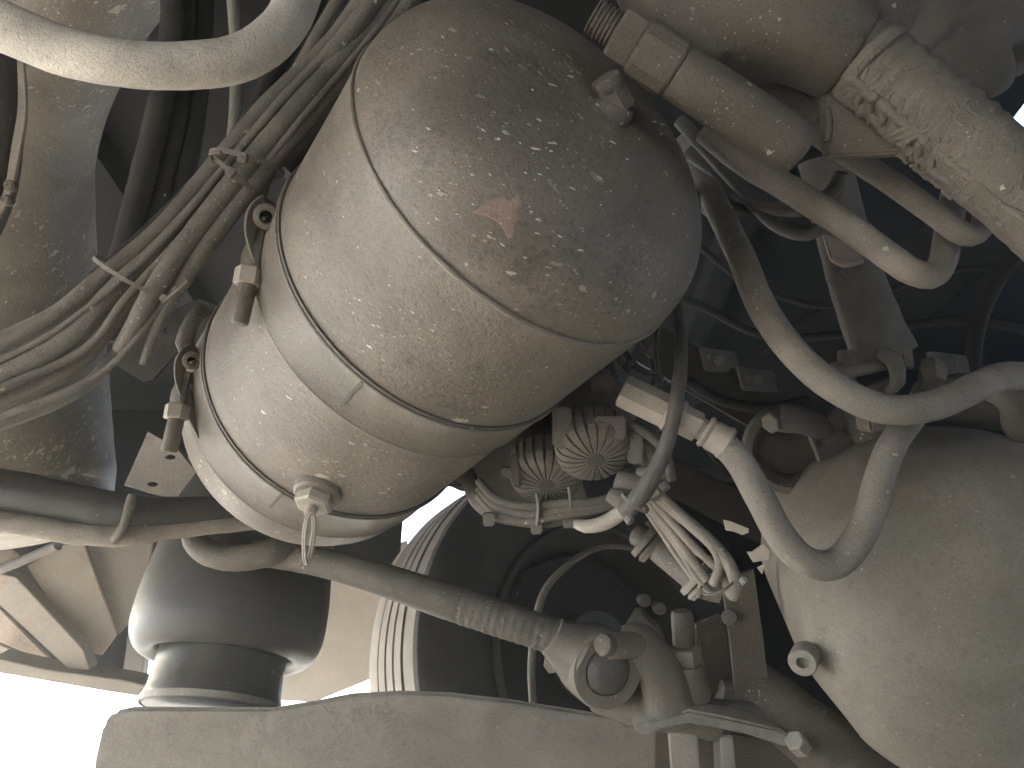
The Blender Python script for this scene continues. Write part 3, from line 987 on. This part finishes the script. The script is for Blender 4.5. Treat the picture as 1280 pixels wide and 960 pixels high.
for i in range(11):
    c_ = AX0 + (AX1 - AX0) * (.03 + i * .052)
    P = []
    for k in range(12):
        a_ = math.radians(-62 + k * 7 + 4 * noise.noise(Vector((i, k, 0))))
        d1 = (RIGHT * -.68 - UP * .73)
        d1 = (d1 - axs * d1.dot(axs)).normalized()
        d2 = -FWD
        d2 = (d2 - axs * d2.dot(axs)).normalized()
        P.append(c_ + (d1 * math.cos(a_) - d2 * math.sin(a_)) * .0302 + axs * (.0045 * math.sin(k * .5 + i)))
    MB().path(P, [.0028 * math.sin(PI * (k + .5) / 12) + .0006 for k in range(12)], 10, lump=.4).build('weld_ripple', M['strut'], stt)
MB().prism([(1028, 108, .56), (1056, 118, .555), (1132, 186, .545), (1128, 191, .545), (1040, 195, .56), (1034, 188, .56)], .012).build('gusset', M['cast'], stt, bevel=.002)
MB().tube([(1020, 122, .58), (1030, 130, .565), (1036, 150, .56), (1034, 176, .56)], [5, 6, 6, 5], 12, lump=.1).build('ring', M['cast'], stt)
MB().tube([(960, 90, .60), (985, 110, .60), (1020, 150, .60)], [26, 30, 26], 20).build('neck', M['rubber'], stt)

# damper with threaded bolt below the strut
dp = thing('link_bolt', 'short thick cylinder with hex nut and threaded bolt end', 'bolt', V(900, 130, .54))
A0, A1 = V(742, 20, .52), V(1010, 197, .535)
axd = (A1 - A0).normalized()
Ld = (A1 - A0).length
def along(t_):
    return A0 + axd * (Ld * t_)
pt = []
tt = 0
while tt < .11:
    pt += [(tt * Ld, .0118), (tt * Ld + .0006, .0128), (tt * Ld + .0016, .0128), (tt * Ld + .0022, .0118)]
    tt += .0032 / Ld
MB().lathe(A0 - axd * .001, axd, [(0, .001), (0, .0110)] + pt[1:], 32).build('threaded_end', M['cast'], dp, sharp=25)
MB().lathe(along(.10), axd, [(0, .001), (0, .0175), (.0022, .0188), (.017, .0188), (.020, .0175), (.020, .001)], 6).build('hex_nut', M['cast'], dp, sharp=20)
MB().lathe(along(.20), axd, [(0, .001), (0, .018), (.003, .0205), (.010, .0215), (.030, .0212), (.0325, .0198), (.0325, .001)], 12, lump=.001).build('collar', M['cast'], dp, sharp=20)
MB().lathe(along(.385), axd, [(-.001, .001), (-.001, .0190), (.001, .0200), (.030, .0202), (.085, .0205), (.098, .0196), (.104, .0170), (.106, .016), (.106, .001)], 56, lump=.0012).build('barrel', M['cast'], dp)

# dark rounded casting in the top right corner
mb = MB()
mb.tube([(1080, -140, .80), (1160, -40, .78), (1215, 25, .76), (1238, 70, .76)], [70, 92, 72, 44], 28)
mb.tube([(1190, 40, .74), (1232, 90, .74), (1240, 108, .75)], [40, 34, 24], 24)
mb.tube([(1270, -80, .8), (1275, 20, .78), (1262, 90, .78)], [45, 44, 24], 24)
o = mb.build('dark_casting', M['darkvalve'], remesh=.006, smooth_it=5)
tag(o, 'dark lumpy casting in the top right corner', 'casting')

# ------------------------------------------------------------------ BENT PIPES below the strut
for pts, hw, lb in (
        ([(880, 165, .66), (930, 204, .645), (990, 238, .625), (1060, 284, .60), (1118, 325, .585), (1142, 340, .582), (1164, 344, .585), (1178, 328, .60), (1184, 296, .64), (1192, 250, .70), (1200, 220, .76)], [14, 15, 17, 17, 17, 17, 17, 16, 16, 16, 15], 'longer bent steel pipe with a sharp upturned end'),
        ([(1010, 160, .66), (1065, 196, .64), (1120, 232, .62), (1170, 268, .60), (1196, 288, .59), (1214, 294, .592), (1227, 284, .60), (1232, 262, .63), (1240, 220, .70), (1246, 200, .76)], [13, 14, 14.5, 14.5, 14.5, 14.5, 14, 13.5, 13, 12], 'shorter bent steel pipe just under the strut')):
    o = MB().tube(pts, hw, 24, lump=.06).build('bent_pipe', M['hose'])
    tag(o, lb, 'pipe', 'bent pipes under the strut')
# small loose hoses around there
for pts, hw, lb in (
        ([(850, 150, .80), (900, 205, .78), (945, 250, .76), (1000, 262, .75), (1040, 240, .74), (1052, 215, .73)], 9, 'thin dark hose looping under the threaded cylinder'),
        ([(860, 190, .84), (920, 232, .82), (970, 280, .80), (1010, 292, .78), (1035, 270, .76), (1050, 225, .75)], 9, 'lower thin dark hose loop ending by the flat bar'),
        ([(840, 210, .9), (890, 240, .88), (930, 262, .86), (1000, 250, .85)], 7, 'faint thin hose deep behind the threaded cylinder'),
        ([(852, 240, .86), (880, 255, .85), (905, 275, .84), (915, 300, .83)], 11, 'short dark hose stub beside the dome of tank')):
    tag(MB().tube(pts, hw, 16, lump=.05).build('thin_hose', M['rubber'] if hw > 8 else M['darkcable']), lb, 'hose')

# flat shock bar
sk = thing('shock_absorber', 'grey flattened damper tube hanging behind the bent pipes', 'damper', V(1095, 470, .95))
MB().tube([(1030, 200, .97), (1048, 270, .96), (1068, 340, .95), (1092, 410, .94), (1108, 448, .94)], [32, 33, 35, 38, 42], 28, flat=.5, lump=.03, flatdir=FWD).build('body', M['cable'], sk)
MB().prism([(1030, 292, .915), (1062, 304, .91), (1078, 318, .91), (1080, 328, .91), (1050, 330, .905), (1040, 326, .905)], .008).build('bracket_plate', M['rusty'], sk, bevel=.002)
MB().tube([(1040, 322, .90), (1055, 330, .895), (1078, 326, .90)], [4, 4, 4], 10, lump=.3).build('weld', M['rusty'], sk)
MB().pcyl((1046, 468, .90), (1118, 452, .92), 9, 16, .3).build('cross_bolt', M['strap'], sk)
MB().pcyl((1040, 470, .90), (1054, 466, .90), 16, 18, .4).build('bolt_head', M['cable'], sk)
MB().tube([(1060, 440, .92), (1058, 470, .91), (1068, 492, .92)], [12, 11, 8], 14, flat=.6).build('ear', M['cable'], sk)
MB().tube([(1095, 440, .90), (1118, 452, .90), (1122, 478, .91), (1110, 490, .92)], [8, 13, 12, 8], 14, flat=.7).build('ear', M['cable'], sk)
MB().prism([(1126, 436, .92), (1142, 434, .92), (1145, 462, .92), (1130, 462, .92)], .02).build('nut_block', M['cable'], sk, bevel=.003)
MB().tube([(1076, 480, .96), (1090, 520, .96), (1115, 560, .95)], [34, 36, 36], 24).build('lower_tube', M['rubber'], sk)

ax_ = thing('axle_end', 'dim axle end casting behind the long drooping hose', 'axle part', V(1010, 560, 1.0))
mb = MB()
MB().lathe(V(985, 560, 1.02), CV(-.2, .1, -1), [(-.03, .055), (0, .062), (.02, .060), (.024, .050), (.015, .040), (0, .036), (0, .001)], 40, lump=.002).build('ring', M['rubber'], ax_)
MB().tube([(975, 522, .97), (1010, 528, .96), (1030, 540, .97)], [18, 17, 16], 18, lump=.1).build('lug', M['rubber'], ax_)
MB().pcyl((962, 530, .96), (974, 524, .97), 14, 6, .2).build('bolt', M['cable'], ax_, sharp=20)
holed_plate([(1012, 545), (1036, 520), (1060, 500), (1088, 522), (1092, 548), (1062, 560), (1024, 576)], [(1058, 538, 7, 6), (1022, 553, 4, 6)], .96, .01, 'bracket_plate', M['rubber'], ax_)
MB().prism([(1085, 508, .90), (1118, 508, .90), (1122, 535, .90), (1090, 542, .90)], .04).build('block', M['strap'], ax_, bevel=.003)
MB().tube([(1165, 458, .95), (1166, 470, .93), (1168, 480, .92)], [15, 18, 14], 6, lump=.05).build('knob', M['cable'], ax_, sharp=20)
MB().tube([(1150, 500, .98), (1200, 500, .98), (1260, 505, .96), (1320, 520, .95)], [24, 34, 34, 30], 24).build('axle_tube', M['rubber'], ax_)
MB().tube([(1228, 485, .80), (1250, 492, .78), (1268, 505, .775), (1276, 530, .775), (1290, 560, .78)], [12, 15, 18, 20, 16], 18, lump=.08).build('swivel', M['cable'], ax_)

rc = random.Random(4)
for lb, pts, hw in (
        ('thin cable drooping across the dark gap behind the flat damper', [(820, 250, 1.3), (900, 330, 1.3), (980, 372, 1.28), (1060, 380, 1.26), (1180, 340, 1.25), (1300, 330, 1.25)], 4),
        ('thin cable running level under the two bent pipes', [(780, 350, 1.35), (870, 380, 1.35), (960, 420, 1.33), (1080, 415, 1.3), (1200, 400, 1.3), (1320, 420, 1.3)], 5),
        ('dim pipe rising steeply behind the longer bent pipe', [(1215, 470, 1.2), (1225, 400, 1.2), (1262, 330, 1.2), (1310, 300, 1.2)], 9),
        ('dim pipe sloping behind the hex coupling', [(850, 470, 1.15), (900, 500, 1.12), (960, 510, 1.1), (1010, 500, 1.1)], 7)):
    tag(MB().tube(pts, hw, 14, lump=.06).build('dim_line', M['darkcable']), lb, 'cable')
for k, (x, y, d) in enumerate(((900, 450, 1.2), (948, 474, 1.18), (1190, 455, 1.1))):
    b_ = thing('frame_bracket', ('small dim bracket left of the droop of the long hose', 'small dim bracket under the long hose near the coupling', 'small dim bracket above the axle beside the knob')[k], 'bracket', V(x, y, d))
    MB().prism([(x - 24, y - 16, d), (x + 20, y - 10, d), (x + 26, y + 18, d), (x - 18, y + 14, d)], .02).build('plate', M['rubber'], b_, bevel=.002)
    MB().pcyl((x, y, d - .012), (x, y, d + .01), 8, 6, .2).build('bolt', M['cable'], b_, sharp=20)
    MB().pcyl((x - 12, y - 4, d - .008), (x - 12, y - 4, d + .01), 5, 12, .2).build('rivet', M['cable'], b_)

# ------------------------------------------------------------------ BIG HOSES on the right
o = MB().tube([(858, 180, .96), (898, 262, .82), (926, 320, .72), (952, 382, .66), (992, 440, .625), (1046, 486, .605), (1110, 512, .60), (1170, 506, .61), (1220, 484, .63), (1262, 470, .66), (1330, 476, .7)],
              [15, 16, 17, 18, 18.5, 19, 19, 19, 18.5, 18, 18], 28, lump=.03).build('drooping_hose', M['hose'])
tag(o, 'long grey hose drooping in a wide curve across the right', 'hose')
hk = thing('coupled_hose', 'U shaped hose with pale hex coupling beside the valves', 'hose', V(1030, 715, .62))
MB().tube([(898, 548, .655), (925, 578, .64), (950, 622, .628), (975, 668, .62), (1005, 700, .615), (1040, 706, .617), (1068, 682, .62), (1088, 640, .63), (1102, 590, .64), (1118, 552, .65), (1140, 522, .67)],
          [17, 18, 18.5, 19, 19, 19, 19, 18.5, 18, 17, 16], 28, lump=.03).build('hose_body', M['hose'], hk)
MB().pcyl((778, 488, .672), (836, 516, .662), 22, 8, .12).build('coupling_barrel', M['fitting'], hk, sharp=20)
MB().pcyl((832, 514, .661), (852, 524, .658), 23, 28, .15).build('coupling_collar', M['fitting'], hk)
MB().pcyl((836, 516, .659), (838, 517, .659), 24.5, 28, .15).build('groove_ring', M['cast'], hk)
MB().pcyl((850, 523, .658), (874, 535, .656), 19, 6, .12).build('coupling_nut', M['fitting'], hk, sharp=20)
MB().pcyl((872, 534, .656), (884, 540, .655), 14, 24, .15).build('coupling_neck', M['fitting'], hk)
fer = MB()
a, b_ = V(880, 538, .655), V(911, 556, .65)
L_ = (b_ - a).length
fer.lathe(a, b_ - a, [(0, .010), (0, .0135), (.0025, .0150), (.0045, .0140), (.006, .0128), (.008, .0138), (.018, .0140), (.0195, .0150), (L_ - .002, .0152), (L_, .0135), (L_, .01)], 36)
fer.build('ferrule', M['fitting'], hk)

# ------------------------------------------------------------------ VALVE BLOCK
vb = thing('relay_valve', 'dusty air valve cluster with two finned round silencer caps', 'valve', V(740, 520, .76))
def cap(cx, cy, d, R, axo, mat, finmat, parent):
    axo = axo.normalized()
    c = V(cx, cy, d)
    q = Vector((0, 0, 1)).rotation_difference(axo)
    base = MB()
    pr_ = [(-R * 1.2, R * .95), (-R * .5, R * .95), (-R * .24, R * .88), (-R * .10, R * .68), (-R * .03, R * .40), (R * .02, R * .24), (R * .05, R * .20), (R * .05, .0005)]
    bo = base.lathe(c, axo, pr_, 48).build('silencer_cap', mat, parent)
    # one fin following the bowl
    path = [(-.92, 1.00), (-.45, 1.0), (-.28, .985), (-.12, .90), (-.02, .76), (.04, .55), (.065, .34), (.055, .22)]
    vs_, fs = [], []
    for i, (z, r) in enumerate(path):
        hw_ = (.098, .098, .098, .096, .088, .062, .036, .026)[i] * R
        zi, ri = (z - .14, r) if i > 3 else (z, r - .14)
        vs_ += [(r * R, -hw_, z * R), (r * R, hw_, z * R), (ri * R, hw_, zi * R), (ri * R, -hw_, zi * R)]
        if i:
            b0_ = 4 * i
            a0_ = b0_ - 4
            for j in range(4):
                jj = (j + 1) % 4
                fs.append((a0_ + j, a0_ + jj, b0_ + jj, b0_ + j))
    fs += [(0, 1, 2, 3), (4 * len(path) - 1, 4 * len(path) - 2, 4 * len(path) - 3, 4 * len(path) - 4)]
    me = bpy.data.meshes.new('fin')
    me.from_pydata(vs_, [], fs)
    bm = bmesh.new()
    bm.from_mesh(me)
    bmesh.ops.recalc_face_normals(bm, faces=bm.faces)
    bmesh.ops.bevel(bm, geom=bm.edges[:], offset=.0004, segments=1, affect='EDGES')
    bm.to_mesh(me)
    bm.free()
    me.materials.append(finmat)
    loc = c - parent_world(parent)
    for j in range(22):
        f_ = bpy.data.objects.new('fin', me)
        C.objects.link(f_)
        f_.parent = bo
        f_.location = loc
        f_.rotation_mode = 'QUATERNION'
        f_.rotation_quaternion = q @ Quaternion((0, 0, 1), 2 * PI * j / 22)
    return bo


axf = CV(.06, .62, -.78)
cap(745, 574, .70, 49 * .70 / F, axf, M['darkvalve'], M['valve'], vb)
cap(684, 606, .735, 47 * .735 / F, CV(-.02, .62, -.78), M['darkvalve'], M['valve'], vb)
mb = MB()
mb.tube([(748, 545, .735), (742, 515, .755), (736, 488, .775)], [46, 44, 36], 32)
mb.tube([(770, 500, .74), (795, 508, .73)], [24, 22], 20)
mb.tube([(700, 480, .82), (770, 470, .82)], [20, 20], 16)
mb.build('valve_body', M['valve'], vb, remesh=.0025, smooth_it=3)
mb = MB()
mb.tube([(683, 585, .77), (676, 555, .79), (668, 520, .82)], [42, 38, 34], 28)
mb.build('valve_body', M['darkvalve'], vb, remesh=.003, smooth_it=2)
# clips on the caps' rims
for (x, y, d, w_, h_) in ((703, 535, .695, 12, 26), (763, 535, .688, 20, 15), (795, 560, .70, 10, 20)):
    MB().prism([(x - w_, y - h_, d), (x + w_, y - h_, d), (x + w_, y + h_, d - .002), (x + w_ * .2, y + h_ * 1.1, d - .002), (x - w_, y + h_ * .9, d)], .012).build('clip', M['valve'], vb, bevel=.002)
MB().prism([(637, 570, .73), (650, 566, .73), (652, 612, .72), (640, 606, .72)], .012).build('clip', M['darkvalve'], vb, bevel=.002)
MB().prism([(627, 585, .74), (642, 586, .74), (642, 598, .74), (627, 597, .74)], .02).build('clip', M['valve'], vb, bevel=.001)
# ports and lumps round the valves
for pts, hw in (
        ([(792, 552, .72), (812, 570, .715), (822, 590, .715)], [13, 15, 13]),
        ([(800, 592, .71), (818, 590, .70), (834, 588, .70)], [9, 10, 12]),
        ([(770, 600, .715), (790, 606, .71), (812, 612, .70)], [14, 16, 14]),
        ([(762, 618, .705), (776, 624, .70), (792, 622, .70)], [9, 13, 11]),
        ([(720, 520, .78), (700, 515, .80), (690, 500, .82)], [14, 14, 12])):
    MB().tube(pts, hw, 16, lump=.12).build('port', M['valve'], vb)
MB().tube([(740, 480, .73), (756, 478, .725), (766, 486, .72)], [10, 12, 9], 16).build('port', M['cable'], vb)
# upper cluster of connectors
for i in range(11):
    x = 762 + random.uniform(-22, 52)
    y = 462 + random.uniform(-26, 22)
    d = .76 + random.uniform(-.02, .03)
    c = V(x, y, d)
    a = random.uniform(0, PI)
    ux = RIGHT * math.cos(a) + UP * math.sin(a)
    uy = UP * math.cos(a) - RIGHT * math.sin(a)
    s_ = random.uniform(.004, .008)
    MB().box(c, ux * s_, uy * s_ * .7, FWD * s_ * 1.3).build('connector', M['valve'] if i % 3 else M['darkvalve'], vb, bevel=.0012)
for pts, hw in (([(800, 420, .80), (815, 450, .78), (818, 480, .76), (812, 520, .74)], 4), ([(780, 440, .80), (800, 462, .77), (830, 474, .76)], 4.5), ([(824, 400, .84), (820, 440, .80), (826, 480, .78), (822, 520, .76), (828, 560, .74)], 3)):
    MB().tube(pts, hw, 12).build('pilot_line', M['cable'], vb)

o = MB().prism([(545, 600, .92), (560, 575, .92), (610, 545, .92), (700, 520, .92), (740, 640, .92), (640, 640, .92), (598, 617, .92), (575, 614, .92)], .006).build('backing_plate', M['darkvalve'], bevel=.001)
tag(o, 'dark plate behind the finned silencer caps', 'plate')

# loom tray curving below the valves
lt = thing('cable_tray', 'curved dark cable tray with clips below the silencer caps', 'cable tray', V(660, 650, .75))
MB().tube([(585, 595, .80), (594, 618, .775), (612, 636, .755), (645, 646, .745), (685, 648, .74), (725, 640, .735), (775, 626, .73)], [13, 14, 13, 12, 12, 10, 9], 16, flat=.6, lump=.03).build('tray', M['rubber'], lt)
for i, off in enumerate((-9, 0, 9)):
    MB().tube([(598, 610 + off, .76), (622, 634 + off, .742), (660, 642 + off, .732), (705, 636 + off * .8, .725), (745, 632 + off * .6, .722), (790, 618 + off * .5, .72)], 5.5, 12, lump=.05).build('wire', M['cable'], lt)
for x, y in ((611, 650), (671, 660), (711, 652)):
    cl = MB().prism([(x - 8, y - 8, .73), (x + 8, y - 8, .73), (x + 7, y + 8, .728), (x - 7, y + 9, .728)], .012).build('clip', M['valve'], lt, bevel=.0015)
    if x > 620:
        MB().tube([(x, y - 4, .728), (x + 2, y - 24, .722), (x, y - 42, .728)], 4.5, 8, flat=.5).build('clip_band', M['valve'], cl)
MB().prism([(548, 600, .82), (575, 604, .81), (585, 610, .80), (552, 608, .82)], .004).build('tab', M['rubber'], lt)
MB().prism([(555, 574, .84), (606, 578, .82), (606, 584, .82), (556, 580, .84)], .004).build('tab', M['rubber'], lt)

o = MB().tube([(716, 652, .735), (732, 658, .728), (752, 655, .720), (772, 644, .715), (795, 625, .712)], [6, 8.5, 9.5, 9.5, 9], 18, lump=.03).build('white_hose', M['palehose'])
tag(o, 'short whitish hose curving out below the valve caps', 'hose')
o = MB().tube([(822, 340, .80), (842, 372, .74), (850, 410, .70), (851, 455, .665), (846, 500, .645), (838, 540, .643), (824, 580, .648), (804, 615, .655), (782, 640, .67)], [7, 7.5, 8, 8.5, 9, 9.5, 10.5, 12, 12], 20, lump=.05).build('control_hose', M['rubber'])
tag(o, 'black hose dropping past the hex coupling to the ties', 'hose')
o = MB().tube([(790, 530, .70), (812, 545, .69), (832, 566, .685), (840, 600, .69)], 6, 14, lump=.05).build('thin_hose', M['rubber'])
tag(o, 'short thin hose between coupling and control hose', 'hose')

# small ties under the valves
def ringtie(ctr, r_px, axv, half, lb, head=None):
    c = V(*ctr)
    a, u_, v_ = frame(axv)
    r = r_px * ctr[2] / F
    P = [c + (u_ * math.cos(2 * PI * k / 32) + v_ * math.sin(2 * PI * k / 32)) * r for k in range(32)]
    s = thing('cable_tie', lb, 'cable tie', c, 'zip ties round the valve cables')
    MB().path(P, [half] * 32, 4, flat=.4, closed=True, sq=True, flatdir=lambda i: (P[i] - c)).build('loop', M['cable'], s)
    if head:
        MB().cyl(V(*head), V(head[0] + 6, head[1] + 8, head[2] - .004), .0045, 8, .3).build('tie_head', M['valve'], s)


ringtie((794, 628, .668), 19, CV(-.5, .8, .2), .0022, 'dusty tie on the control hose below the valves', (784, 645, .645))
ringtie((820, 616, .70), 17, CV(.6, .7, .1), .0022, 'dusty tie where the grey wires leave the valves', (828, 604, .68))
ringtie((898, 728, .665), 24, CV(.5, .8, .1), .0016, 'thin tie gathering wires at the clamped pipe end', (928, 722, .645))

# wires to lower right
wg = 'grey wires fanning to the clamped pipe'
ws = [
    ([(812, 612, .70), (845, 640, .685), (880, 670, .67), (908, 700, .66), (920, 730, .655), (915, 746, .66)], 8, 'outermost right grey wire of the valve fan'),
    ([(810, 620, .70), (838, 650, .69), (868, 684, .68), (900, 715, .672), (912, 742, .668)], 5.5, 'second wire from the right in the valve fan'),
    ([(808, 624, .70), (832, 654, .695), (858, 690, .685), (884, 726, .676)], 6, 'middle wire of the valve fan ending at clamp'),
    ([(806, 628, .70), (828, 656, .70), (852, 690, .69), (872, 722, .68), (890, 742, .675)], 5, 'fourth wire from the right in the valve fan'),
    ([(803, 630, .705), (825, 662, .705), (846, 694, .70), (868, 724, .69)], 4.5, 'leftmost thin wire of the valve fan'),
    ([(812, 606, .70), (850, 642, .68), (888, 680, .665), (900, 705, .662), (892, 730, .67)], 6, 'upper wire of the fan crossing over the others')]
for pts, hw, lb in ws:
    tag(MB().tube(pts, hw, 14, lump=.05).build('grey_wire', M['hose']), lb, 'wire', wg)
pp_ = thing('clamped_pipe', 'short stout pipe with collars under the grey wire fan', 'pipe', V(860, 710, .74))
MB().tube([(798, 668, .78), (820, 684, .76), (850, 708, .735), (880, 730, .715), (902, 738, .71)], [15, 16, 17, 19, 16], 24, lump=.03).build('pipe', M['cable'], pp_)
a = CV(.75, .62, -.25)
MB().lathe(V(811, 680, .765), a, [(-.009, .013), (-.008, .0195), (-.002, .0205), (0, .016), (.003, .0205), (.008, .0185), (.009, .013)], 28, lump=.001).build('collar', M['cable'], pp_)
MB().lathe(V(873, 727, .715), a, [(-.008, .013), (-.007, .0185), (-.002, .0195), (0, .0155), (.003, .0195), (.008, .0175), (.009, .012)], 28, lump=.001).build('collar', M['hose'], pp_)
MB().tube([(812, 655, .80), (822, 668, .79), (842, 676, .78)], [10, 12, 9], 16, lump=.1).build('stub', M['rubber'], pp_)
MB().tube([(850, 688, .74), (860, 683, .73), (874, 692, .72)], [5, 5.5, 5], 12).build('loop', M['cable'], pp_)

# cream slabs painted in for daylight seen through gaps
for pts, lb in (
        ([(905, 650), (914, 652), (936, 661), (936, 666), (928, 669), (918, 665), (908, 663)], 'longest painted daylight patch behind the U shaped hose'),
        ([(934, 690), (941, 690), (955, 680), (964, 690), (960, 700), (942, 703)], 'squarish yellowish daylight patch beside the big housing'),
        ([(947, 710), (955, 706), (956, 707), (953, 718)], 'tiny white daylight patch just below the yellowish one')):
    o = MB().prism([(x, y, 1.02) for x, y in pts], .003).build('daylight_patch', M['pale'])
    tag(o, lb, 'daylight patch')

# ------------------------------------------------------------------ VEIL volume added to imitate bluish lens glare at lower left
hm = bpy.data.materials.new('glare_veil_volume')
hm.use_nodes = True
ht = hm.node_tree
ht.nodes.clear()
ho = ht.nodes.new('ShaderNodeOutputMaterial')
hv = ht.nodes.new('ShaderNodeVolumePrincipled')
hv.inputs['Color'].default_value = (.74, .88, 1, 1)
hv.inputs['Density'].default_value = .10
hv.inputs['Anisotropy'].default_value = .45
ht.links.new(hv.outputs[0], ho.inputs['Volume'])
hz = MB()
bxmm(hz, -420, 420, -420, 420, -1, 1.6)
hzo = hz.build('glare_veil', hm)
hzo['kind'] = 'stuff'
hzo['label'] = 'thin veil added for bluish lens glare'
